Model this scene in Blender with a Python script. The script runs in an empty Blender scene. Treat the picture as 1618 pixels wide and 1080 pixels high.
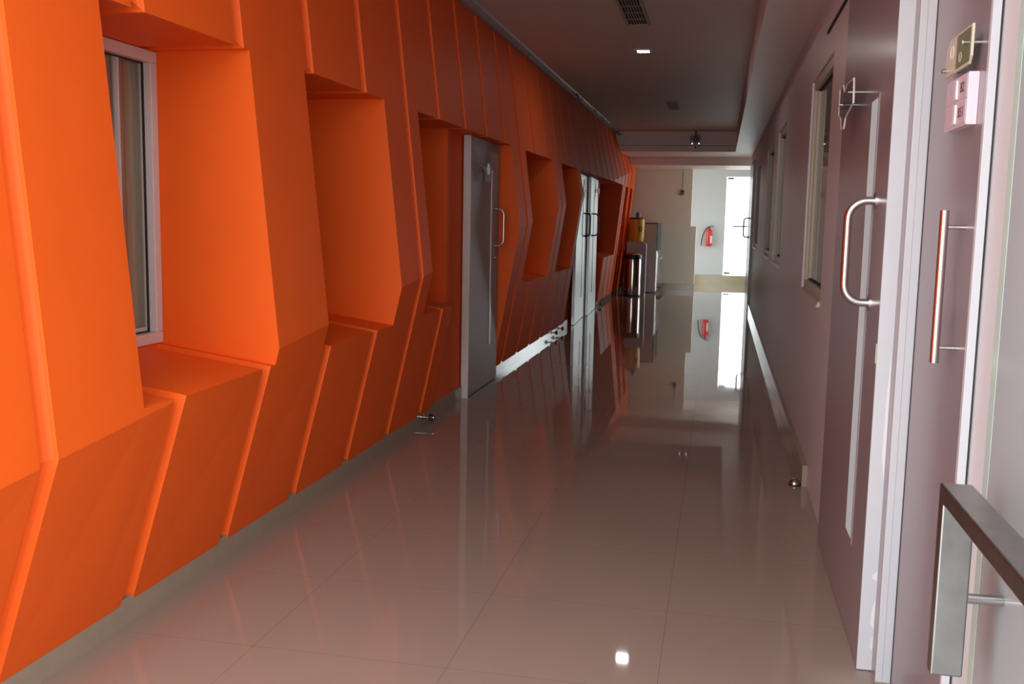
import bpy, bmesh, math, random
from mathutils import Vector, Matrix
random.seed(4)
S = bpy.context.scene
COL = S.collection
PI = math.pi

# ------------------------------------------------------------ materials
def new_mat(name):
    m = bpy.data.materials.new(name); m.use_nodes = True
    nt = m.node_tree; b = nt.nodes['Principled BSDF']
    return m, nt, b
def setp(b, **k):
    for n, v in k.items():
        key = n.replace('_', ' ')
        if key in b.inputs: b.inputs[key].default_value = v
def C(r, g, b): return (r, g, b, 1)
def simple(name, col, rough=.5, metal=0., spec=.5, coat=0., noise=0., bump=0., scale=8., coat_rough=.05):
    m, nt, b = new_mat(name)
    setp(b, Base_Color=C(*col), Roughness=rough, Metallic=metal, Specular_IOR_Level=spec, Coat_Weight=coat, Coat_Roughness=coat_rough)
    if noise or bump:
        tc = nt.nodes.new('ShaderNodeTexCoord'); n = nt.nodes.new('ShaderNodeTexNoise')
        n.inputs['Scale'].default_value = scale; n.inputs['Detail'].default_value = 5
        nt.links.new(tc.outputs['Object'], n.inputs['Vector'])
        if noise:
            mx = nt.nodes.new('ShaderNodeMix'); mx.data_type = 'RGBA'
            mx.inputs[6].default_value = C(*[c*(1-noise) for c in col]); mx.inputs[7].default_value = C(*[min(1, c*(1+noise)) for c in col])
            nt.links.new(n.outputs['Fac'], mx.inputs[0]); nt.links.new(mx.outputs[2], b.inputs['Base Color'])
        if bump:
            bp = nt.nodes.new('ShaderNodeBump'); bp.inputs['Strength'].default_value = bump; bp.inputs['Distance'].default_value = .01
            nt.links.new(n.outputs['Fac'], bp.inputs['Height']); nt.links.new(bp.outputs['Normal'], b.inputs['Normal'])
    return m

M = {}
M['orange'] = simple('orange_paint', (.87, .118, .011), .55, spec=.22, noise=.05, bump=.10, scale=5)
M['skirt'] = simple('skirting_tile', (.34, .27, .20), .12, noise=.12, scale=14)
M['white_paint'] = simple('white_painted_timber', (.58, .60, .63), .35, noise=.03, scale=20, bump=.08)
M['wall'] = simple('pale_pink_grey_plaster', (.64, .595, .62), .38, noise=.03, bump=.10, scale=9)
M['near_wall'] = simple('near_white_plaster', (.66, .71, .74), .5, noise=.02)
M['far_beige'] = simple('beige_plaster', (.82, .75, .62), .6, noise=.05, scale=6)
M['far_white'] = simple('white_plaster', (.64, .70, .71), .6, noise=.02)
M['ceil'] = simple('ceiling_paint', (.66, .60, .58), .55, noise=.03, scale=3)
M['ceil_edge'] = simple('ceiling_drop_paint', (.80, .72, .69), .45, noise=.03, bump=.05, scale=3)
M['cornice'] = simple('cornice_grey', (.35, .34, .34), .5)
M['door'] = simple('mauve_laminate', (.27, .215, .235), .30, coat=.25, noise=.06, scale=6, coat_rough=.15)
M['door_grey'] = simple('grey_laminate', (.36, .30, .28), .45, spec=.3, coat=.0, noise=.06, scale=6, coat_rough=.1)
M['door_silver'] = simple('silver_laminate', (.62, .64, .63), .33, metal=.6, noise=.03, scale=6)
M['steel'] = simple('brushed_steel', (.62, .60, .58), .26, metal=1, noise=.06, scale=60)
M['mirror_steel'] = simple('polished_steel', (.50, .49, .47), .14, metal=1, noise=.05, scale=30)
M['grey_steel'] = simple('satin_grey_steel', (.33, .33, .32), .28, metal=1, noise=.25, scale=25)
M['black'] = simple('black_plastic', (.015, .015, .016), .4)
M['rubber'] = simple('rubber_seal', (.02, .018, .016), .6)
M['alu'] = simple('white_aluminium', (.64, .58, .56), .35, noise=.05, scale=30)
M['alu_olive'] = simple('champagne_aluminium', (.52, .47, .36), .35, noise=.05, scale=30)
M['curtain'] = simple('beige_curtain', (.66, .56, .47), .8, noise=.06)
M['curtain_d'] = simple('olive_curtain', (.46, .43, .36), .8, noise=.08)
M['olive_tile'] = simple('olive_tile', (.40, .35, .22), .12, noise=.15, scale=12)
M['red'] = simple('red_enamel', (.72, .035, .03), .25)
M['label_white'] = simple('label_white', (.8, .8, .8), .5)
M['yellow'] = simple('yellow_plastic', (.78, .40, .01), .4, noise=.04)
M['blue'] = simple('blue_plastic', (.05, .22, .33), .35)
M['grey_plastic'] = simple('pale_grey_plastic', (.50, .43, .42), .4)
M['dark'] = simple('dark_void', (.02, .016, .015), .8)
M['grille'] = simple('grille_paint', (.42, .36, .34), .5)
M['acryl_frame'] = simple('pale_acrylic', (.80, .72, .78), .15)
M['card_green'] = simple('green_card', (.13, .16, .05), .35)
M['card_pale'] = simple('pale_card', (.62, .60, .48), .4)
M['card_pink'] = simple('lilac_card', (.66, .54, .62), .3)
M['ink'] = simple('dark_ink', (.09, .05, .08), .5)
M['plate_white'] = simple('socket_white', (.75, .75, .75), .4)
M['slit'] = simple('frosted_slit', (.70, .76, .77), .3)
M['slit_glow'] = simple('glowing_frosted_slit', (.55, .62, .63), .3)
setp(M['slit_glow'].node_tree.nodes['Principled BSDF'], Emission_Color=(.75, .92, .95, 1), Emission_Strength=.16)  # weak emission stands in for daylight coming through the slit
M['slit_dark'] = simple('dark_slit', (.045, .045, .045), .3)
M['wire'] = simple('grey_wire', (.20, .18, .15), .6)

def glass_mat(name, tint=(1, 1, 1), rough=.02, gloss=1.0, milky=0., milkc=(.6, .62, .62)):
    m = bpy.data.materials.new(name); m.use_nodes = True; nt = m.node_tree; nt.nodes.clear()
    out = nt.nodes.new('ShaderNodeOutputMaterial'); tr = nt.nodes.new('ShaderNodeBsdfTransparent'); tr.inputs[0].default_value = C(*tint)
    gl = nt.nodes.new('ShaderNodeBsdfGlossy'); gl.inputs['Roughness'].default_value = rough
    fr = nt.nodes.new('ShaderNodeFresnel'); fr.inputs[0].default_value = 1.5
    mu = nt.nodes.new('ShaderNodeMath'); mu.operation = 'MULTIPLY'; mu.inputs[1].default_value = gloss
    mx = nt.nodes.new('ShaderNodeMixShader')
    ge = nt.nodes.new('ShaderNodeNewGeometry'); iv = nt.nodes.new('ShaderNodeMath'); iv.operation = 'SUBTRACT'; iv.inputs[0].default_value = 1
    m3 = nt.nodes.new('ShaderNodeMath'); m3.operation = 'MULTIPLY'
    nt.links.new(ge.outputs['Backfacing'], iv.inputs[1]); nt.links.new(fr.outputs[0], mu.inputs[0])
    nt.links.new(mu.outputs[0], m3.inputs[0]); nt.links.new(iv.outputs[0], m3.inputs[1]); nt.links.new(m3.outputs[0], mx.inputs[0])
    base = tr
    if milky:
        df = nt.nodes.new('ShaderNodeBsdfDiffuse'); df.inputs[0].default_value = C(*milkc)
        m2 = nt.nodes.new('ShaderNodeMixShader'); m2.inputs[0].default_value = milky
        nt.links.new(tr.outputs[0], m2.inputs[1]); nt.links.new(df.outputs[0], m2.inputs[2]); base = m2
    nt.links.new(base.outputs[0], mx.inputs[1]); nt.links.new(gl.outputs[0], mx.inputs[2]); nt.links.new(mx.outputs[0], out.inputs[0])
    return m
M['glass'] = glass_mat('window_glass', (.80, .80, .76))
M['glass_clear'] = glass_mat('clear_glass', (.95, .97, .97), gloss=.6)
M['glass_reflect_grey'] = glass_mat('door_glass', (.80, .84, .83), milky=.80, milkc=(.40, .44, .46), gloss=.6, rough=.05)  # grey diffuse share paints in the pane's reflection of floor and wall
M['glass_edge'] = simple('glass_edge_green', (.50, .66, .60), .15, coat=.5)
M['acrylic'] = glass_mat('clear_acrylic', (.78, .80, .82), milky=.18, milkc=(.5, .5, .5))

def emit(name, col, s):
    m = bpy.data.materials.new(name); m.use_nodes = True; nt = m.node_tree; nt.nodes.clear()
    o = nt.nodes.new('ShaderNodeOutputMaterial'); e = nt.nodes.new('ShaderNodeEmission')
    e.inputs[0].default_value = C(*col); e.inputs[1].default_value = s; nt.links.new(e.outputs[0], o.inputs[0]); return m
M['led'] = emit('led_panel', (1, .97, .92), 90)
M['led_far'] = emit('indicator_lamp', (1, .97, .92), 4)

def floor_mat():
    m, nt, b = new_mat('polished_floor_tile'); N = nt.nodes; L = nt.links
    tc = N.new('ShaderNodeTexCoord'); sp = N.new('ShaderNodeSeparateXYZ'); L.new(tc.outputs['Object'], sp.inputs[0])
    def mth(op, a, v=None):
        n = N.new('ShaderNodeMath'); n.operation = op
        for i, q in enumerate((a, v)):
            if q is None: continue
            if isinstance(q, (int, float)): n.inputs[i].default_value = q
            else: L.new(q, n.inputs[i])
        return n.outputs[0]
    def joint(axis, off, pitch, w):
        t = mth('DIVIDE', mth('SUBTRACT', axis, off), pitch)
        fr = mth('FRACT', mth('ADD', t, 100.5)); d = mth('MULTIPLY', mth('ABSOLUTE', mth('SUBTRACT', fr, .5)), pitch)
        return mth('LESS_THAN', d, w)
    j = mth('MAXIMUM', joint(sp.outputs[0], -.783, .655, .0010), joint(sp.outputs[1], 2.855, .634, .0010))
    n = N.new('ShaderNodeTexNoise'); n.inputs['Scale'].default_value = 1.3; n.inputs['Detail'].default_value = 6; L.new(tc.outputs['Object'], n.inputs['Vector'])
    mx = N.new('ShaderNodeMix'); mx.data_type = 'RGBA'; mx.inputs[6].default_value = C(.31, .235, .19); mx.inputs[7].default_value = C(.37, .28, .23); L.new(n.outputs['Fac'], mx.inputs[0])
    m2 = N.new('ShaderNodeMix'); m2.data_type = 'RGBA'; m2.inputs[7].default_value = C(.20, .15, .12); L.new(j, m2.inputs[0]); L.new(mx.outputs[2], m2.inputs[6])
    L.new(m2.outputs[2], b.inputs['Base Color']); setp(b, Roughness=.03, IOR=1.5)
    n2 = N.new('ShaderNodeTexNoise'); n2.inputs['Scale'].default_value = 1.7; n2.inputs['Detail'].default_value = 2; L.new(tc.outputs['Object'], n2.inputs['Vector'])
    bp = N.new('ShaderNodeBump'); bp.inputs['Strength'].default_value = .06; bp.inputs['Distance'].default_value = .01
    L.new(n2.outputs['Fac'], bp.inputs['Height']); L.new(bp.outputs['Normal'], b.inputs['Normal'])
    return m
M['floor'] = floor_mat()

# ------------------------------------------------------------ mesh helpers
class MB:
    def __init__(s): s.bm = bmesh.new()
    def poly(s, vs, fs):
        v = [s.bm.verts.new(p) for p in vs]
        for f in fs:
            try: s.bm.faces.new([v[i] for i in f])
            except ValueError: pass
        return s
    def box(s, x0, x1, y0, y1, z0, z1):
        vs = [(x, y, z) for x in (x0, x1) for y in (y0, y1) for z in (z0, z1)]
        return s.poly(vs, [(0, 1, 3, 2), (4, 6, 7, 5), (0, 4, 5, 1), (2, 3, 7, 6), (0, 2, 6, 4), (1, 5, 7, 3)])
    def loft(s, a, b):
        n = len(a)
        s.poly(list(a) + list(b), [tuple(range(n))[::-1], tuple(range(n, 2*n))] + [(i, (i+1) % n, n+(i+1) % n, n+i) for i in range(n)])
        return s
    def prism(s, pts, axis, t0, t1):
        def P(u, v, t): return {'x': (t, u, v), 'y': (u, t, v), 'z': (u, v, t)}[axis]
        return s.loft([P(u, v, t0) for u, v in pts], [P(u, v, t1) for u, v in pts])
    def tube(s, path, r, n=14, closed_ends=True):
        path = [Vector(p) for p in path]; rings = []; up = None
        for i, p in enumerate(path):
            t = (path[min(i+1, len(path)-1)] - path[max(i-1, 0)]).normalized()
            if up is None: up = t.orthogonal().normalized()
            up = (up - t*up.dot(t)).normalized(); sd = t.cross(up)
            rr = r[i] if isinstance(r, (list, tuple)) else r
            rings.append([s.bm.verts.new(p + (up*math.cos(2*PI*k/n) + sd*math.sin(2*PI*k/n))*rr) for k in range(n)])
        for a, b in zip(rings, rings[1:]):
            for k in range(n): s.bm.faces.new([a[k], a[(k+1) % n], b[(k+1) % n], b[k]])
        if closed_ends: s.bm.faces.new(rings[0][::-1]); s.bm.faces.new(rings[-1])
        return s
    def lathe(s, c, prof, n=40, axis='z'):
        cx, cy, cz = c; rings = []
        for r, h in prof:
            ring = []
            for k in range(n):
                a = 2*PI*k/n; u, v = r*math.cos(a), r*math.sin(a)
                ring.append(s.bm.verts.new({'z': (cx+u, cy+v, cz+h), 'x': (cx+h, cy+u, cz+v), 'y': (cx+u, cy+h, cz+v)}[axis]))
            rings.append(ring)
        for a, b in zip(rings, rings[1:]):
            for k in range(n): s.bm.faces.new([a[k], a[(k+1) % n], b[(k+1) % n], b[k]])
        s.bm.faces.new(rings[0][::-1]); s.bm.faces.new(rings[-1])
        return s

ORG = {}
def org(o): return ORG.get(o.name, Vector((0, 0, 0)))
def empty(name, loc, label, cat, group=None, kind=None):
    o = bpy.data.objects.new(name, None); COL.objects.link(o); o.location = loc; ORG[o.name] = Vector(loc)
    o.empty_display_size = .1
    tag(o, label, cat, group, kind); return o
def tag(o, label=None, cat=None, group=None, kind=None):
    if label: o['label'] = label
    if cat: o['category'] = cat
    if group: o['group'] = group
    if kind: o['kind'] = kind
    return o
def obj(name, mb, mat, parent=None, label=None, cat=None, group=None, kind=None, bevel=0, smooth=False, at=None):
    bm = mb.bm; bmesh.ops.recalc_face_normals(bm, faces=bm.faces)
    if parent is not None: o0 = org(parent)
    elif at is not None: o0 = Vector(at)
    else: o0 = Vector((0, 0, 0))
    bmesh.ops.translate(bm, verts=bm.verts, vec=-o0)
    me = bpy.data.meshes.new(name); bm.to_mesh(me); bm.free()
    me.materials.append(M[mat] if isinstance(mat, str) else mat)
    if smooth:
        for p in me.polygons: p.use_smooth = True
    o = bpy.data.objects.new(name, me); COL.objects.link(o)
    if parent is not None: o.parent = parent; ORG[o.name] = org(parent)
    else: o.location = o0; ORG[o.name] = o0
    if smooth:
        md = o.modifiers.new('split', 'EDGE_SPLIT'); md.split_angle = math.radians(38)
    if bevel:
        md = o.modifiers.new('bevel', 'BEVEL'); md.width = bevel; md.segments = 2; md.limit_method = 'ANGLE'; md.angle_limit = math.radians(40)
    tag(o, label, cat, group, kind); return o
def text(name, s, size, mat, parent, loc, rot, depth=.0006, sx=1.0):
    cu = bpy.data.curves.new(name, 'FONT'); cu.body = s; cu.size = size; cu.extrude = depth; cu.align_x = 'CENTER'; cu.align_y = 'CENTER'
    tmp = bpy.data.objects.new('tmp_text', cu); COL.objects.link(tmp)
    dg = bpy.context.evaluated_depsgraph_get(); me = bpy.data.meshes.new_from_object(tmp.evaluated_get(dg))
    bpy.data.objects.remove(tmp); bpy.data.curves.remove(cu)
    me.transform(Matrix.Translation(Vector(loc) - org(parent)) @ rot.to_4x4() @ Matrix.Scale(sx, 4, (1, 0, 0)))
    me.materials.clear(); me.materials.append(M[mat])
    o = bpy.data.objects.new(name, me); COL.objects.link(o); o.parent = parent; ORG[o.name] = org(parent); return o

# ------------------------------------------------------------ constants of the place (metres, camera above the origin, corridor along +Y)
H = 1.4053
XL = -1.93           # foot of the orange wall
ZS, ZC = 2.64, 2.99  # dropped soffit, main ceiling
Y0 = .45             # entrance: the camera stands in the doorway

# ---- floor
obj('floor', MB().box(-7.0, 3.0, Y0, 25.5, -.12, 0), 'floor', kind='structure')

# ------------------------------------------------------------ left wall with folded orange cladding
def ridge_z(y): return .74 + .0945*(y - 2.29)
XR_, XT, ZF, ZT = -1.71, -1.913, .078, 2.95
def px(y, z, d=0.):
    zr = ridge_z(y)
    if z <= zr: x = XL + (XR_-XL)*(z-ZF)/(zr-ZF)
    else: x = XR_ + (XT-XR_)*(z-zr)/(ZT-zr)
    return x - d
ZN, ZSH = 2.035, .803
# openings: (y0, y1, kind)
niches = [(2.70, 3.655), (4.17, 5.22), (9.10, 10.58), (11.12, 12.36), (18.42, 18.98), (19.45, 19.95)]
doors_o = [(5.82, 8.50, 5.82, 6.56), (12.55, 17.80, 16.15, 17.80)]    # opening y0,y1, sill block y0,y1
def pieces(y):
    """z-spans of cladding at y"""
    for a, b in niches:
        if a < y < b: return [('sill', ZF, ZSH), ('lintel', ZN, ZT)]
    for a, b, c, d in doors_o:
        if a < y < b:
            r = [('lintel', ZN, ZT)]
            if c < y < d: r.insert(0, ('sill', ZF, ZSH))
            return r
    return [('full', ZF, ZT)]
XBACK = -2.30
def prof(y, z0, z1, d, kind, xb):
    if kind == 'lintel': z0 = z0 + d
    if kind == 'sill': z1 = z1 - d
    zr = min(max(ridge_z(y), z0+.002), z1-.002)
    return [(px(y, z0, d), y, z0), (px(y, zr, d), y, zr), (px(y, z1, d), y, z1), (xb, y, z1 + (.078 if kind == 'sill' else 0)), (xb, y, z0)]

wall_left = obj('wall_left', MB().box(-2.62, -2.46, Y0, 20.85, 0, 3.05)
    .box(-2.46, -1.95, 6.98, 7.40, 0, ZN).box(-2.46, -1.95, 7.40, 8.50, 0, ZN)
    .box(-2.46, -1.95, 12.55, 15.85, 0, ZN).box(-2.46, -1.95, 5.82, 6.98, 0, .78).box(-2.46, -1.95, 15.85, 17.8, 0, .78)
    .box(-2.46, -1.96, Y0, 20.3, 2.95, 3.05), 'orange', kind='structure')
seams = [2.29 - .655*k for k in (2, 1)] + [2.245, 2.90, 3.57, 4.235, 4.91, 5.59, 6.26, 6.93, 7.58, 8.22, 8.84, 9.53, 10.17, 10.83] + [10.85 + .655*k for k in range(1, 14)]
GW, GD = .075, .042
seams = [v - .032 for v in seams]
cuts = sorted(set([Y0, 20.30] + seams + [v for a, b in niches for v in (a, b)] + [v for t in doors_o for v in t]))
cuts = [c for c in cuts if Y0 <= c <= 20.30]
def interval_blocks(y0, y1):
    # split [y0,y1] at opening edges
    pts = [y0] + [c for c in cuts if y0+1e-4 < c < y1-1e-4] + [y1]
    return list(zip(pts, pts[1:]))
edges = [Y0] + seams + [20.30]
for i in range(len(edges)-1):
    ya, yb = edges[i], edges[i+1]
    s0 = ya + (GW if i > 0 else 0)
    if yb - s0 < .03: continue
    # panel proper: merge adjoining blocks with equal spans
    runs = []
    for a, b in interval_blocks(s0, yb):
        if b - a < .006: continue
        pc = pieces((a+b)/2)
        for k in pc:
            for r in runs:
                if r[2] == k and abs(r[1]-a) < 1e-4: r[1] = b; break
            else: runs.append([a, b, k])
    for a, b, (kind, z0, z1) in runs:
        m = MB(); m.loft(prof(a, z0, z1, 0, kind, XBACK), prof(b, z0, z1, 0, kind, XBACK))
        obj('cladding_panel', m, 'orange', wall_left)
    if i > 0:
        pc = pieces(ya + GW/2)
        for kind, z0, z1 in pc:
            m = MB(); n = 6; pr_ = None
            for q in range(n+1):
                t = math.sin(q/n*PI/2); d = GD*math.cos(q/n*PI/2)
                y = ya + GW*t
                z0b = z0 + (.012 if kind != 'lintel' else 0)
                p = prof(y, z0b, z1, d, kind, XBACK+.01)
                if pr_: m.loft(pr_, p)
                pr_ = p
            bmesh.ops.remove_doubles(m.bm, verts=m.bm.verts, dist=1e-5)
            obj('rounded_groove', m, 'orange', wall_left)

# skirting left
sk = MB()
for a, b in [(Y0, 7.40), (8.47, 12.95), (15.85, 20.30)]:
    sk.box(XL-.09, XL-.001, a, b, 0, .095)
obj('baseboard_left', sk, 'skirt', kind='structure')
# cornice strip and loose cable
obj('trim_1', MB().prism([(-1.96, 2.952), (-1.88, 2.952), (-1.84, 2.972), (-1.83, 2.989), (-1.96, 2.989)], 'y', 1.3, 18.0), 'cornice', kind='structure')

# windows in the niches
def niche_window(n, y0, y1, xw=-2.26, z0=.875, z1=ZN-.003):
    e = empty('window_%d' % n, (xw, (y0+y1)/2, z0), None, None, kind='structure')
    f = MB(); w = .045
    for b in [(y0, y1, z0, z0+w), (y0, y1, z1-w, z1), (y0, y0+w, z0+w, z1-w), (y1-w, y1, z0+w, z1-w)]: f.box(xw-.05, xw+.04, *b)
    obj('window_frame', f, 'alu', e, bevel=.003)
    g = MB()
    for b in [(y0+w, y1-w, z0+w, z0+w+.006), (y0+w, y1-w, z1-w-.006, z1-w), (y0+w, y0+w+.006, z0+w, z1-w), (y1-w-.006, y1-w, z0+w, z1-w)]: g.box(xw+.0, xw+.008, *b)
    obj('rubber_seal', g, 'rubber', e)
    s_ = MB(); ym = y1 - w - .16
    s_.box(xw-.02, xw-.005, y0+w, y1-w, z0+w, z0+w+.02); s_.box(xw-.02, xw+.006, ym-.012, ym, z0+w, z1-w)
    obj('sliding_sash', s_, 'alu', e, bevel=.002)
    obj('pane', MB().box(xw-.014, xw-.010, y0+w, y1-w, z0+w, z1-w), 'glass', e)
    c = MB(); n_ = 60; vs = []
    for i in range(n_+1):
        y = y0+.02+(y1-y0-.04)*i/n_; x = xw-.030+.005*math.sin(i*1.25); vs += [(x, y, z0+.02), (x, y, z1-.01)]
    c.poly(vs, [(2*i, 2*i+2, 2*i+3, 2*i+1) for i in range(n_)])
    obj('curtain', c, 'curtain', e, smooth=False)
    # filler of masonry under the frame
    return e
sill = MB()
wn = 1
for a, b in [(2.70, 3.655), (4.17, 5.22), (5.84, 6.98), (9.10, 10.58), (11.12, 12.36), (15.85, 17.80)]:
    niche_window(wn, a+.001, b-.003, -2.31 if wn == 2 else -2.26); wn += 1
    sill.box(-2.40, -2.225, a+.001, b-.003, .60, .872)
obj('trim_2', sill, 'orange', kind='structure')

# ------------------------------------------------------------ ceiling (tray, soffit, beams) in one structure
cl = MB()
cl.box(-2.62, 1.75, 1.3, 18.0, ZC, 3.12)
obj('ceiling', cl, 'ceil', kind='structure')
cs = MB()
cs.box(.20, 1.75, 1.3, 18.0, ZS, ZC-.001)         # dropped soffit on the right
cs.box(-2.62, 1.75, 18.0, 19.5, ZS, 3.12)       # end of the tray
cs.box(-2.62, 1.75, 19.5, 20.95, 2.485, 3.12)   # beam
cs.box(-6.5, 3.0, 20.95, 25.2, 2.70, 3.12)      # lobby ceiling
obj('trim_3', cs, 'ceil_edge', kind='structure')
obj('trim_4', MB().box(-1.95, .195, 17.985, 18.0, 2.74, 2.752), 'cornice', kind='structure')

# ------------------------------------------------------------ right wall
XW = .515
win_r = [(5.26, 6.45, 1.015, 2.265), (8.90, 10.02, 1.05, 2.275), (10.80, 12.25, 1.055, 2.26), (14.35, 15.75, 1.06, 2.30)]
wr = MB(); y = 4.62
for a, b, z0, z1 in win_r:
    wr.box(XW, .80, y, a, 0, 2.66); wr.box(XW, .80, a, b, 0, z0); wr.box(XW, .80, a, b, z1, 2.66); y = b
wr.box(XW, .80, y, 18.9, 0, 2.66)
wr.box(.534, .80, 3.16, 4.62, 0, 2.66).box(XW, .534, 3.16, 4.62, 2.43, 2.66)
wr.box(.72, .90, 2.2, 3.2, 0, 2.66)
obj('wall_entrance', MB().box(.602, .90, Y0, 2.465, 0, 2.66), 'near_wall', kind='structure')
obj('wall_right', wr, 'wall', kind='structure')
obj('baseboard_right', MB().box(.49, XW+.004, 5.42, 16.45, 0, .115), 'skirt', kind='structure')
# window sets on the right
for (a, b, z0, z1) in win_r:
    e = empty('window_%d' % wn, (XW, (a+b)/2, z0), None, None, kind='structure'); wn += 1
    w = .05; f = MB()
    for q in [(a, b, z0, z0+w), (a, b, z1-w, z1), (a, a+w, z0+w, z1-w), (b-w, b, z0+w, z1-w)]: f.box(XW+.012, XW+.075, *q)
    obj('window_frame', f, 'alu_olive', e, bevel=.003)
    g = MB(); v = .012
    for q in [(a+w, b-w, z0+w, z0+w+v), (a+w, b-w, z1-w-v, z1-w), (a+w, a+w+v, z0+w, z1-w), (b-w-v, b-w, z0+w, z1-w)]: g.box(XW+.036, XW+.05, *q)
    obj('rubber_seal', g, 'rubber', e)
    s_ = MB(); s_.box(XW+.028, XW+.06, b-w-v-.05, b-w-v, z0+w+v, z1-w-v)
    obj('sash_stile', s_, 'alu_olive', e, bevel=.002)
    obj('pane', MB().box(XW+.043, XW+.047, a+w+v, b-w-v, z0+w+v, z1-w-v), 'glass', e)
    c = MB(); n_ = 80; vs = []
    for i in range(n_+1):
        yy = a+.02+(b-a-.04)*i/n_; x = XW+.085+.014*math.sin(i*1.1); vs += [(x, yy, z0+.01), (x, yy, z1-.01)]
    c.poly(vs, [(2*i, 2*i+2, 2*i+3, 2*i+1) for i in range(n_)])
    obj('curtain', c, 'curtain_d', e)
    obj('sill', MB().prism([(XW-.022, z0-.028), (XW+.03, z0-.028), (XW+.03, z0-.001), (XW-.010, z0-.001)], 'y', a-.01, b+.01), 'alu_olive', e)
# dark slot in the plaster over the first window
obj('trim_5', MB().box(XW-.006, XW+.01, 4.70, 5.62, 2.405, 2.425), 'dark', kind='structure')

# ------------------------------------------------------------ doors
def arc_handle(mb, base, z0, z1, out, r, rb, axis_sign):
    """D shaped pull: posts leave x=base, bar at x=base+axis_sign*out"""
    bx, y = base; pts = []
    o = axis_sign*out
    pts.append((bx, y, z1)); pts.append((bx+o-axis_sign*rb, y, z1))
    for k in range(1, 9):
        a = PI/2*k/8; pts.append((bx+o-axis_sign*rb+axis_sign*rb*math.sin(a), y, z1-rb+rb*math.cos(a)))
    pts.append((bx+o, y, (z0+z1)/2))
    for k in range(0, 9):
        a = PI/2*k/8; pts.append((bx+o-axis_sign*rb+axis_sign*rb*math.cos(a), y, z0+rb-rb*math.sin(a)))
    pts.append((bx, y, z0))
    mb.tube(pts, r)
    return mb

# door_1: grey door in the left wall, set deep in the orange cladding
d1 = empty('door_1', (-1.92, 7.93, 0), None, None, kind='structure')
lf = MB().box(-1.935, -1.89, 7.415, 8.445, .006, 2.03)
leaf1 = obj('door_leaf', lf, 'door_grey', d1, bevel=.002)
obj('vision_slit', MB().box(-1.8895, -1.884, 8.135, 8.175, .34, 1.81), 'slit', d1)
hb = arc_handle(MB(), (-1.89, 8.24), 1.175, 1.485, .09, .0095, .05, 1)
obj('pull_handle', hb, 'steel', d1, smooth=True)
obj('keyhole', MB().lathe((-1.89, 8.33, 1.07), [(.018, 0), (.018, .012), (.008, .014)], 20, 'x'), 'steel', d1, smooth=True)
obj('edge_strip', MB().box(-1.938, -1.882, 7.404, 7.4145, 0, 2.03), 'alu', d1)
# door_2: pair of silver leaves
d2 = empty('door_2', (-1.93, 14.4, 0), None, None, kind='structure')
def tilt_leaf(y0, y1, x0, x1, th=.04):
    return MB().loft([(x0, y0, .006), (x0-th, y0, .006), (x0-th, y0, 2.03), (x0, y0, 2.03)], [(x1, y1, .006), (x1-th, y1, .006), (x1-th, y1, 2.03), (x1, y1, 2.03)])
T = .042
for (a, b, sy, hy, sgn) in [(13.08, 14.36, 13.93, 14.10, 1), (14.47, 15.74, 15.0, 14.78, 1)]:
    lf = obj('door_leaf', tilt_leaf(a, b, -1.865, -1.865-T*(b-a), .04), 'door_silver', d2)
    xs = -1.865 - T*(sy-a)
    obj('vision_slit', MB().box(xs-.002, xs+.005, sy-.03, sy+.03, .32, 1.80), 'slit_dark', lf)
    xs = -1.865 - T*(hy-a)
    obj('pull_handle', arc_handle(MB(), (xs, hy), 1.18, 1.50, .09, .011, .05, 1), 'slit_dark', lf, smooth=True)
obj('meeting_strip', MB().box(-1.945, -1.915, 14.37, 14.46, .005, 2.03), 'door_silver', d2)
# door_3: large mauve door, near right
d3 = empty('door_3', (.51, 3.83, 0), None, None, kind='structure')
obj('door_leaf', MB().box(.487, .531, 3.172, 4.470, .004, 2.42), 'door', d3, bevel=.002)
obj('leaf_edge', MB().box(.486, .5315, 3.162, 3.1715, .004, 2.42), 'white_paint', d3, label='white painted edge, chipped at the foot')
for z_, h_, w_ in ((.62, .40, .010), (.14, .10, .012), (.30, .03, .016), (.07, .05, .008)):
    obj('chipped_patch', MB().prism([(.530, z_), (.530-w_, z_+h_*.2), (.530-w_*.7, z_+h_*.7), (.530, z_+h_)], 'y', 3.1612, 3.1618), 'plate_white', d3)
obj('vision_slit', MB().box(.4855, .489, 3.455, 3.60, .335, 1.82), 'slit_glow', d3, label='pale glass slit with added daylight glow')
sl = MB()
for q in [(3.442, 3.455, .322, 1.833), (3.60, 3.613, .322, 1.833), (3.455, 3.60, .322, .335), (3.455, 3.60, 1.82, 1.833)]: sl.box(.4845, .4885, *q)
obj('slit_bead', sl, 'door', d3)
obj('pull_handle', arc_handle(MB(), (.487, 3.385), 1.155, 1.485, .083, .0135, .06, -1), 'steel', d3, smooth=True, label='brushed steel D handle')
ro = MB(); [ro.lathe((.487, 3.385, z), [(.026, 0), (.026, -.006), (.015, -.008)], 24, 'x') for z in (1.155, 1.485)]
obj('handle_rose', ro, 'steel', d3, smooth=True)
obj('latch_plate', MB().box(.4845, .488, 3.178, 3.186, .985, 1.045), 'card_pale', d3)
# door frame between the two near doors
fr = MB()
fr.box(.532, .60, 3.088, 3.160, 0, 2.64)
obj('trim_6', fr, 'white_paint', kind='structure', bevel=.002)
fr = MB(); fr.box(.5312, .5318, 3.092, 3.158, 0, 2.64)
obj('trim_7', fr, 'door', kind='structure')
fr = MB(); fr.box(.5515, .5525, 3.0872, 3.0878, 0, 2.64)
obj('trim_8', fr, 'cornice', kind='structure')
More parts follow.
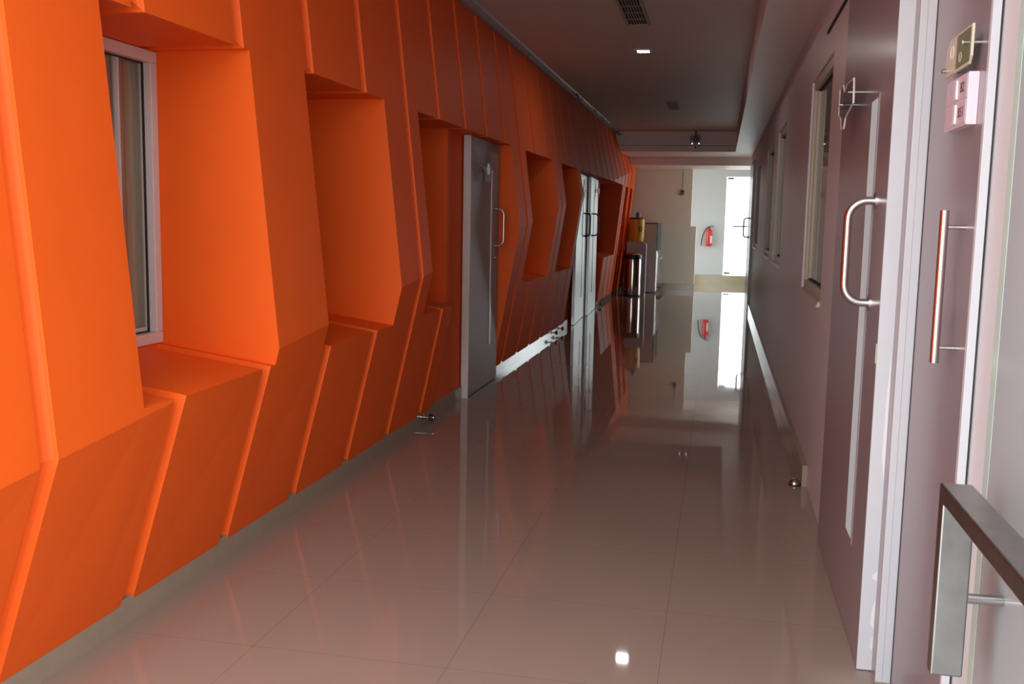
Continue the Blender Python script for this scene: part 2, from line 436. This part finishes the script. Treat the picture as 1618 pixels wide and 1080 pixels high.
# door_4: narrow mauve leaf with straight pull
d4 = empty('door_4', (.60, 2.8, 0), None, None, kind='structure')
obj('door_leaf', MB().box(.577, .62, 2.480, 3.082, .004, 2.60), 'door', d4, bevel=.001)
obj('seal_line', MB().box(.5755, .578, 3.078, 3.086, .004, 2.60), 'rubber', d4)
bar = MB().tube([(.528, 2.565, 1.075), (.528, 2.565, 1.445)], .0105, 24)
hd = obj('pull_handle', bar, 'steel', d4, smooth=True, label='straight brushed steel bar handle')
for z in (1.112, 1.405): obj('standoff', MB().tube([(.536, 2.565, z), (.578, 2.565, z)], .0052, 16), 'steel', hd, smooth=True)
fr = MB(); fr.box(.577, .596, 2.462, 2.478, 0, 2.62)
obj('trim_9', fr, 'white_paint', kind='structure', bevel=.001)
obj('trim_10', MB().box(.5965, .600, 2.462, 2.478, 0, 2.62), 'rubber', kind='structure')
obj('trim_11', MB().box(.6005, .72, 2.466, 2.540, 0, 2.62), 'near_wall', kind='structure')
# door_5: mauve door at the far end of the right wall
d5 = empty('door_5', (.50, 17.5, 0), None, None, kind='structure')
obj('door_leaf', MB().box(.478, .5145, 16.55, 18.35, .004, 2.42), 'door', d5)
obj('pull_handle', arc_handle(MB(), (.478, 17.3), 1.17, 1.49, .095, .012, .05, -1), 'slit_dark', d5, smooth=True)
obj('vision_slit', MB().box(.4755, .479, 17.6, 17.68, .35, 1.8), 'slit', d5)
# entrance glass leaf standing open by the right wall
eg = empty('glass_door', (.485, 1.3, 0), 'open frameless glass door beside the camera with a square steel pull', 'door')
obj('glass_pane', MB().box(.480, .491, .75, 1.829, .012, 2.45), 'glass_reflect_grey', eg)
obj('polished_edge', MB().box(.4795, .4915, 1.830, 1.862, .012, 2.45), 'glass_edge', eg, label='pale green glass edge')
hh = MB()
z1, z0, xa, xb, t = .988, .668, .373, .423, .030
pl = [(1.70, z1), (1.70, z0), (1.70-t, z0), (1.70-t, z1-t), (1.10+t, z1-t), (1.10+t, z0), (1.10, z0), (1.10, z1)]
hh.prism(pl, 'x', xa, xb)
hq = obj('pull_handle', hh, 'grey_steel', eg, bevel=.003, label='square section polished steel pull')
for (y, z) in ((1.685, .80), (1.35, .975), (1.115, .80)): obj('standoff', MB().tube([(xb-.002, y, z), (.481, y, z)], .0085, 20), 'mirror_steel', hq, smooth=True)
obj('patch_fitting', MB().box(.470, .501, .74, .90, 0, .06).box(.470, .501, .74, .90, 2.42, 2.50), 'steel', eg, bevel=.002)

# ------------------------------------------------------------ far lobby
ww = MB()
ww.box(-2.62, -.49, 20.85, 21.05, .125, 1.32).box(-2.62, -.60, 20.85, 21.05, 1.32, 2.49)
obj('wall_back', ww, 'far_beige', kind='structure')
obj('baseboard_back', MB().box(-2.62, -.485, 20.84, 21.05, 0, .122), 'skirt', kind='structure')
fw = MB()
YF = 23.5
fw.box(-6.5, .10, YF, YF+.2, .20, 2.70).box(.10, 1.45, YF, YF+.2, 2.46, 2.70).box(1.45, 3.0, YF, YF+.2, .2, 2.70)
obj('wall_front', fw, 'far_white', kind='structure')
obj('baseboard_front', MB().box(-6.5, 3.0, YF-.10, YF+.2, 0, .198), 'olive_tile', kind='structure')
obj('wall_lobby', MB().box(1.50, 1.70, 21.6, YF, 0, 2.70).box(1.50, 1.70, 19.1, 19.8, 0, 2.70).box(.515, 1.70, 18.9, 19.1, 0, 2.66), 'far_white', kind='structure')  # unseen gap left in the right side to let daylight onto the beige wall
d6 = empty('door_6', (.4, YF+.05, .2), None, None, kind='structure')
obj('glass_leaf', MB().box(.105, .80, YF+.045, YF+.055, .205, 2.455), 'glass_clear', d6)
obj('side_pane', MB().box(.805, 1.445, YF+.045, YF+.055, .205, 2.455), 'glass_clear', d6)
obj('patch_fitting', MB().box(.12, .26, YF+.03, YF+.07, .225, .265).box(.12, .26, YF+.03, YF+.07, 2.40, 2.44), 'slit_dark', d6)
obj('lever_bar', MB().tube([(.27, YF-.03, 1.33), (.62, YF-.03, 1.33)], .014, 12), 'black', d6, smooth=True)

# ------------------------------------------------------------ things
# ceiling downlight
cd = empty('ceiling_light', (-.78, 9.58, ZC), 'small square lit downlight in the middle of the dark ceiling', 'ceiling light')
f = MB()
for q in [(-.86, -.70, 9.47, 9.505), (-.86, -.70, 9.635, 9.67), (-.86, -.835, 9.505, 9.635), (-.725, -.70, 9.505, 9.635)]: f.box(*q, ZC-.008, ZC-.001)
obj('frame', f, 'alu', cd)
obj('diffuser', MB().box(-.834, -.726, 9.506, 9.634, ZC-.006, ZC-.001), 'led', cd)
# ceiling grilles
def grille(y0, y1, x0, x1, label, ncross):
    e = empty('ceiling_vent', ((x0+x1)/2, (y0+y1)/2, ZC), label, 'air vent')
    obj('backing', MB().box(x0+.02, x1-.02, y0+.02, y1-.02, ZC-.003, ZC-.001), 'dark', e)
    f = MB(); w = .022
    for q in [(x0, x1, y0, y0+w), (x0, x1, y1-w, y1), (x0, x0+w, y0+w, y1-w), (x1-w, x1, y0+w, y1-w)]: f.box(*q, ZC-.016, ZC-.001)
    obj('frame', f, 'grille', e)
    n = 7; sl = MB()
    for i in range(1, n):
        x = x0+w+(x1-x0-2*w)*i/n; sl.box(x-.003, x+.003, y0+w, y1-w, ZC-.013, ZC-.004)
    for i in range(1, ncross+1):
        y = y0+(y1-y0)*i/(ncross+1); sl.box(x0+w, x1-w, y-.004, y+.004, ZC-.008, ZC-.004)
    obj('slats', sl, 'grille', e)
grille(6.40, 8.30, -.815, -.625, 'long dark slatted air vent nearest the camera, running out of the top edge', 7)
grille(13.45, 14.45, -.79, -.63, 'small dark air vent in the ceiling beyond the downlight', 2)
# hanging camera at the end of the tray
sc_ = empty('security_camera', (-.49, 17.8, 2.97), 'small dark camera with clear guard hanging at the end of the ceiling tray', 'security camera')
obj('stem', MB().tube([(-.49, 17.8, ZC-.001), (-.49, 17.8, 2.88)], .014, 12), 'black', sc_, smooth=True)
obj('body', MB().box(-.53, -.45, 17.74, 17.86, 2.80, 2.89), 'black', sc_, bevel=.01)
obj('lens_hood', MB().box(-.525, -.42, 17.70, 17.74, 2.79, 2.82), 'black', sc_, bevel=.004)
gd = MB(); hexp = [(-.49+.115*math.cos(PI/6+k*PI/3), 2.83+.115*math.sin(PI/6+k*PI/3)) for k in range(6)]
gd.prism(hexp, 'y', 17.765, 17.771)
obj('clear_guard', gd, 'acrylic', sc_)
obj('guard_rim', MB().tube([(x, 17.768, z) for x, z in hexp+[hexp[0]]], .004, 8), 'alu', sc_)
for x in (-.545, -.43): obj('indicator', MB().lathe((x, 17.735, 2.762), [(.007, 0), (.007, -.010), (.004, -.013)], 14, 'y'), 'led_far', sc_)
obj('lower_knob', MB().tube([(-.49, 17.76, 2.72), (-.49, 17.76, 2.68)], .012, 10), 'black', sc_)
# cable clumps on cornice
cb = MB(); pts = []
for i in range(60):
    y = 14.2 + 3.75*i/59; s_ = .012*math.sin(i*.9); pts.append((-1.815+s_*.6, y, 2.945+.012*math.sin(i*.55)+(-.02 if 18 < i < 26 or i > 44 else 0)))
cb.tube(pts, .009, 8)
obj('loose_cable', cb, 'black', label='loose black cable along the top of the orange wall near its far end', cat='cable', at=(-1.81, 16, 2.94))
cb = MB(); pts = [(-1.815+.01*math.sin(i), 12.4+.6*i/12, 2.945-.02*math.sin(PI*i/12)) for i in range(13)]
cb.tube(pts, .013, 8)
obj('loose_cable', cb, 'black', label='short black cable end above the silver double doors', cat='cable', at=(-1.81, 12.7, 2.94))

# clear cut-out plaques on stand-offs
def hexplaque(label, x, y, z, side, w=.115, name='door_plaque'):
    """gear / hexagon shaped clear acrylic plaque parallel to the wall; side=+1 faces +X"""
    e = empty(name, (x, y, z), label, 'sign')
    n = 6; out = []
    for k in range(n):
        a0 = k*2*PI/n
        for da, rr in ((-.30, w), (.30, w), (.42, w*.78), (.62, w*.78)):
            out.append((y+rr*math.cos(a0+da), z+rr*math.sin(a0+da)))
    m = MB().prism(out, 'x', x+side*.040, x+side*.045)
    pl = obj('acrylic_plate', m, 'acrylic', e)
    obj('insert_card', MB().prism([(y+.05*math.cos(k*PI/3), z-.005+.05*math.sin(k*PI/3)) for k in range(6)], 'x', x+side*.046, x+side*.048), 'slit', pl)
    for dy, dz in ((-w*.8, .0), (w*.8, -.02)):
        obj('standoff', MB().tube([(x+side*.0005, y+dy, z+dz), (x+side*.056, y+dy, z+dz)], .006, 14), 'mirror_steel', e, smooth=True)
    return e
hexplaque('clear hexagonal acrylic plaque on the single grey door in the orange wall', -1.89, 7.83, 1.80, 1, .13)
hexplaque('clear acrylic plaque on the left leaf of the far silver double doors', -1.886, 13.55, 1.83, 1, .14)
hexplaque('clear acrylic plaque on the right leaf of the far silver double doors', -1.90, 15.30, 1.86, 1, .14)
# plaque seen edge-on, big mauve door
e = empty('door_plaque', (.487, 3.9, 1.85), 'clear notched acrylic plaque on steel studs on the large mauve door at right', 'sign')
xs = .437
out = [(3.71, 1.915), (3.69, 1.83), (3.90, 1.80), (3.93, 1.765), (4.00, 1.765), (4.04, 1.81), (4.12, 1.83), (4.12, 1.93), (4.02, 1.93), (3.97, 1.90), (3.90, 1.92)]
pl = obj('acrylic_plate', MB().prism(out, 'x', xs-.004, xs), 'acrylic', e)
obj('plate_edge', MB().tube([(xs-.002, y, z) for y, z in out+[out[0]]], .0035, 6), 'acryl_frame', pl)
for y, z in ((3.79, 1.878), (4.07, 1.865)):
    obj('standoff', MB().tube([(xs-.012, y, z), (.4868, y, z)], .005, 14), 'mirror_steel', e, smooth=True)
# green card plaque and name-slot sign on the narrow mauve door
RX = Matrix(((0, 0, -1), (-1, 0, 0), (0, 1, 0)))   # text facing -X
e = empty('sign_plaque', (.577, 2.67, 1.83), 'green and cream card plaque on steel studs, upper sign on the narrow mauve door', 'sign')
xp = .548
pt = [(2.512, 1.873), (2.745, 1.873), (2.775, 1.85), (2.775, 1.783), (2.53, 1.783), (2.512, 1.80)]
pl = obj('acrylic_plate', MB().prism(pt, 'x', xp, xp+.006), 'card_pale', e, bevel=.001)
obj('green_card', MB().box(xp-.0015, xp-.0005, 2.52, 2.655, 1.790, 1.867), 'card_green', pl)
text('emblem', 'O', .034, 'card_pale', pl, (xp-.002, 2.61, 1.81), RX)
text('emblem_print', 'O', .05, 'slit', pl, (xp-.0006, 2.71, 1.835), RX)
for y, z in ((2.545, 1.835), (2.760, 1.80)):
    obj('standoff', MB().tube([(xp-.012, y, z), (.5768, y, z)], .0055, 16), 'mirror_steel', e, smooth=True)
e = empty('name_slot_sign', (.577, 2.68, 1.71), 'white lilac sign with name slots, lower sign on the narrow mauve door', 'sign')
xp = .553
bk = obj('back_plate', MB().box(xp, .5768, 2.535, 2.765, 1.646, 1.768), 'acryl_frame', e, bevel=.001)
for k, (z0, z1) in enumerate(((1.652, 1.706), (1.711, 1.764))):
    obj('name_card', MB().box(xp-.001, xp-.0002, 2.665, 2.76, z0, z1), 'card_pink', bk)
    obj('room_card', MB().box(xp-.001, xp-.0002, 2.545, 2.635, z0, z1), 'card_pink', bk)
    obj('slider', MB().box(xp-.005, xp-.0002, 2.638, 2.660, z0+.004, z1-.004), 'plate_white', bk)
    text('room_text', ('B51', 'B2')[k], .034, 'ink', bk, (xp-.0012, 2.59, (z0+z1)/2), RX, sx=1.1)

# door stops
def door_stop(label, x, y, sgn):
    e = empty('door_stop', (x, y, 0), label, 'door stop')
    obj('dome', MB().lathe((x, y, 0), [(.030, .001), (.031, .008), (.026, .022), (.016, .033), (.004, .037)], 24), 'mirror_steel', e, smooth=True)
    obj('rubber_ring', MB().lathe((x, y, 0), [(.034, .0005), (.034, .006), (.031, .008)], 24), 'black', e, smooth=True)
door_stop('chrome dome door stop on the floor by the end of the right skirting', .455, 5.44, 1)
def knob_stop(label, y, z=.055):
    e = empty('door_stop', (XL, y, z), label, 'door stop')
    obj('stem', MB().lathe((XL, y, z), [(.018, 0), (.018, .006), (.009, .008), (.009, .05)], 20, 'x'), 'mirror_steel', e, smooth=True)
    obj('bumper', MB().lathe((XL, y, z), [(.020, .05), (.024, .056), (.024, .070), (.018, .078)], 20, 'x'), 'black', e, smooth=True)
    obj('cap', MB().lathe((XL, y, z), [(.012, .078), (.011, .082)], 20, 'x'), 'mirror_steel', e, smooth=True)
knob_stop('chrome knob door stop on the left skirting before the grey door', 6.35)
knob_stop('nearer of two knob door stops on the skirting before the silver doors', 11.62, .06)
knob_stop('farther of two knob door stops on the skirting before the silver doors', 12.10, .06)
knob_stop('dark knob door stop on the skirting just past the silver doors', 16.05, .05)

# fire extinguisher
ex, ey = -.245, YF-.074
e = empty('fire_extinguisher', (ex, ey, .86), 'red fire extinguisher with black hose hung on the white far wall', 'fire extinguisher')
obj('cylinder', MB().lathe((ex, ey, .86), [(.055, 0), (.066, .008), (.070, .02), (.070, .33), (.064, .365), (.045, .39), (.024, .40), (.020, .415)], 32), 'red', e, smooth=True)
obj('label_panel', MB().lathe((ex+.004, ey-.002, .93), [(.0702, 0), (.0704, .001), (.0704, .18), (.0702, .181)], 32), 'label_white', e, smooth=True) if False else None
lb = MB(); n = 8
pa = [(ex+.0712*math.cos(a), ey+.0712*math.sin(a)) for a in [math.radians(-72+i*9) for i in range(n+1)]]
lb.poly([(x, y, z) for x, y in pa for z in (.93, 1.10)], [(2*i, 2*i+2, 2*i+3, 2*i+1) for i in range(n)])
obj('label_panel', lb, 'label_white', e)
obj('valve', MB().tube([(ex, ey, 1.27), (ex, ey, 1.31)], .020, 16).box(ex-.03, ex+.02, ey-.012, ey+.012, 1.285, 1.305), 'black', e)
obj('lever', MB().tube([(ex-.01, ey, 1.315), (ex+.05, ey-.005, 1.335), (ex+.10, ey-.01, 1.33)], .007, 8).tube([(ex, ey, 1.295), (ex+.09, ey-.005, 1.305)], .006, 8), 'black', e, smooth=True)
pts = [(ex-.02, ey-.01, 1.295)]
for t in range(1, 13):
    a = t/12; pts.append((ex-.02-.155*math.sin(a*PI/2), ey-.02, 1.295-.43*(1-math.cos(a*PI/2))**.9*1.0))
obj('hose', MB().tube(pts, .012, 10), 'black', e, smooth=True)
obj('bracket', MB().box(ex-.02, ex+.02, ey+.06, YF-.0005, 1.18, 1.24), 'steel', e)

# switch box with wire on the beige wall
e = empty('switch_box', (-.80, 20.85, 2.02), 'dark little switch box with a hanging wire on the beige far wall', 'switch')
obj('box', MB().box(-.835, -.765, 20.82, 20.8495, 2.01, 2.055), 'black', e, bevel=.003)
obj('cover', MB().box(-.838, -.762, 20.825, 20.8495, 1.95, 2.008), 'wire', e, bevel=.003)
obj('wire', MB().tube([(-.795, 20.845, 2.055), (-.793, 20.845, 2.2), (-.796, 20.845, 2.35), (-.795, 20.845, 2.483)], .004, 6), 'wire', e)

# tall water cooler at the end
e = empty('water_cooler', (-1.47, 20.1, 0), 'tall pinkish grey water cooler with steel tap front against the beige wall', 'water cooler')
obj('body', MB().box(-1.75, -1.215, 19.62, 20.78, .02, 1.36), 'grey_plastic', e, bevel=.012)
obj('top_trim', MB().box(-1.755, -1.195, 19.61, 20.79, 1.362, 1.380), 'slit_dark', e, bevel=.003)
obj('front_panel', MB().box(-1.214, -1.195, 19.63, 20.77, .84, 1.36), 'slit_dark', e, bevel=.003)
obj('steel_front', MB().prism([(-1.214, .04), (-1.19, .04), (-1.175, .70), (-1.178, .80), (-1.195, .838), (-1.214, .838)], 'y', 19.63, 20.77), 'steel', e, bevel=.003)
for y in (19.95, 20.4):
    t_ = obj('tap', MB().tube([(-1.18, y, .70), (-1.15, y, .70), (-1.145, y, .66)], .011, 10), 'mirror_steel', e, smooth=True)
obj('drip_tray', MB().box(-1.18, -1.10, 19.7, 20.6, .10, .125), 'slit_dark', e)
obj('foot', MB().box(-1.73, -1.22, 19.66, 20.75, 0, .02), 'black', e)

# small dispenser with the yellow jug
e = empty('jug_stand', (-1.55, 19.15, 0), 'rounded pale jug stand behind the steel bin', 'stand')
pr_ = [(-1.74, 0), (-1.375, 0), (-1.375, .93)]
for k in range(1, 7):
    a = PI/2*k/6; pr_.append((-1.375-.08*(1-math.cos(a)), .93+.08*math.sin(a)))
pr_.append((-1.74, 1.01))
obj('body', MB().prism(pr_, 'y', 19.02, 19.34), 'grey_plastic', e, bevel=.008)
obj('side_trim', MB().tube([(-1.372, 19.018, .02), (-1.372, 19.018, .93)] + [(-1.372-.08*(1-math.cos(PI/2*k/6)), 19.018, .93+.082*math.sin(PI/2*k/6)) for k in range(1, 7)] + [(-1.73, 19.018, 1.012)], .007, 8), 'alu', e, smooth=True)
jx, jy = -1.575, 19.18
e = empty('drink_jug', (jx, jy, 1.012), 'yellow insulated drink jug with dark lid standing behind the steel bin', 'jug')
obj('body', MB().lathe((jx, jy, 1.012), [(.125, 0), (.135, .02), (.145, .10), (.150, .40), (.148, .43)], 40), 'yellow', e, smooth=True)
obj('lid', MB().lathe((jx, jy, 1.012), [(.153, .431), (.153, .452), (.14, .458), (.05, .460)], 40), 'rubber', e, smooth=True)
obj('blue_spout', MB().lathe((jx+.02, jy, 1.473), [(.042, 0), (.042, .06), (.034, .085), (.034, .10)], 24), 'blue', e, smooth=True)
Rj = Matrix(((math.cos(.5), 0, math.sin(.5)), (math.sin(.5), 0, -math.cos(.5)), (0, 1, 0)))
text('lettering', 'D', .14, 'rubber', e, (jx+.150*math.sin(.62), jy-.150*math.cos(.62), 1.25), Rj, depth=.004, sx=.75)
# steel bin
bx, by = -1.585, 18.72
e = empty('dustbin', (bx, by, 0), 'shiny cylindrical steel dustbin with black rim at the end of the orange wall', 'dustbin')
obj('body', MB().lathe((bx, by, 0), [(.155, .03), (.157, .04), (.158, .69), (.156, .70)], 64), 'mirror_steel', e, smooth=True)
obj('black_rim', MB().lathe((bx, by, 0), [(.166, .702), (.170, .712), (.170, .765), (.160, .778)], 64), 'black', e, smooth=True)
obj('lid', MB().lathe((bx, by, 0), [(.158, .779), (.14, .80), (.08, .818), (.01, .824)], 64), 'mirror_steel', e, smooth=True)
obj('base', MB().lathe((bx, by, 0), [(.158, .001), (.160, .008), (.160, .028)], 64), 'black', e, smooth=True)

for o_ in list(COL.objects):
    g_ = {'door stop': 'door stops along the skirting', 'air vent': 'ceiling air vents', 'cable': 'loose cables over the orange wall'}.get(o_.get('category'))
    if g_: o_['group'] = g_
    if o_.name.startswith('door_plaque'): o_['group'] = 'clear acrylic door plaques'
# ------------------------------------------------------------ light
W = bpy.data.worlds.new('daylight'); S.world = W; W.use_nodes = True
wn_ = W.node_tree; bg = wn_.nodes['Background']
tc = wn_.nodes.new('ShaderNodeTexCoord'); sp = wn_.nodes.new('ShaderNodeSeparateXYZ'); rp = wn_.nodes.new('ShaderNodeMapRange')
cr = wn_.nodes.new('ShaderNodeValToRGB')
wn_.links.new(tc.outputs['Generated'], sp.inputs[0]); wn_.links.new(sp.outputs[2], rp.inputs[0]); rp.inputs[1].default_value = -1; rp.inputs[2].default_value = 1
wn_.links.new(rp.outputs[0], cr.inputs[0]); wn_.links.new(cr.outputs[0], bg.inputs[0]); bg.inputs[1].default_value = 6.0
e_ = cr.color_ramp.elements; e_[0].position = .30; e_[0].color = (.22, .215, .20, 1); e_[1].position = .90; e_[1].color = (.60, .66, .70, 1)
k_ = e_.new(.50); k_.color = (.58, .61, .62, 1); k_ = e_.new(.62); k_.color = (.66, .70, .72, 1)
def portal(loc, rot, sx, sy):
    l = bpy.data.lights.new('daylight_portal', 'AREA'); l.shape = 'RECTANGLE'; l.size = sx; l.size_y = sy
    o = bpy.data.objects.new('daylight_portal', l); COL.objects.link(o); o.location = loc; o.rotation_euler = rot
    l.cycles.is_portal = True; return o
portal((-.6, Y0-.02, 1.5), (PI/2, 0, 0), 2.9, 3.0)            # -Z of lamp points to +Y
portal((-.6, .85, 3.16), (0, 0, 0), 3.0, 1.0)                 # unseen gap before the ceiling, left open so sky light brightens the near floor
portal((.78, YF+.25, 1.33), (-PI/2, 0, 0), 1.4, 2.3)          # far glass door
portal((3.0, 20.2, 1.4), (0, PI/2, 0), 2.7, 2.2)            # unseen opening on the lobby's right, added to brighten the beige wall
portal((-6.4, 22.3, 1.4), (0, -PI/2, 0), 2.8, 2.4)            # passage on the left of the lobby
bpy.context.view_layer.update()

# ------------------------------------------------------------ camera
cam = bpy.data.cameras.new('camera'); co = bpy.data.objects.new('camera', cam); COL.objects.link(co); S.camera = co
r = Vector((0.9785094539, 0.2052890864, 0.0193814243)); u = Vector((-0.04425145, 0.11725835, 0.992115058)); w = Vector((-0.20139776, 0.97165162, -0.12382274))
co.matrix_world = Matrix(((r.x, u.x, -w.x, 0), (r.y, u.y, -w.y, 0), (r.z, u.z, -w.z, H), (0, 0, 0, 1)))
cam.sensor_width = 36; cam.lens = 1560.3133*36/1618; cam.clip_start = .02; cam.clip_end = 200

S.view_settings.view_transform = 'Standard'; S.view_settings.look = 'None'; S.view_settings.gamma = 1; S.view_settings.exposure = 0.38
S.cycles.max_bounces = 10; S.cycles.diffuse_bounces = 6; S.cycles.glossy_bounces = 6; S.cycles.transparent_max_bounces = 12
S.cycles.use_denoising = True
S.cycles.sample_clamp_indirect = 8
S.cycles.caustics_reflective = False; S.cycles.caustics_refractive = False
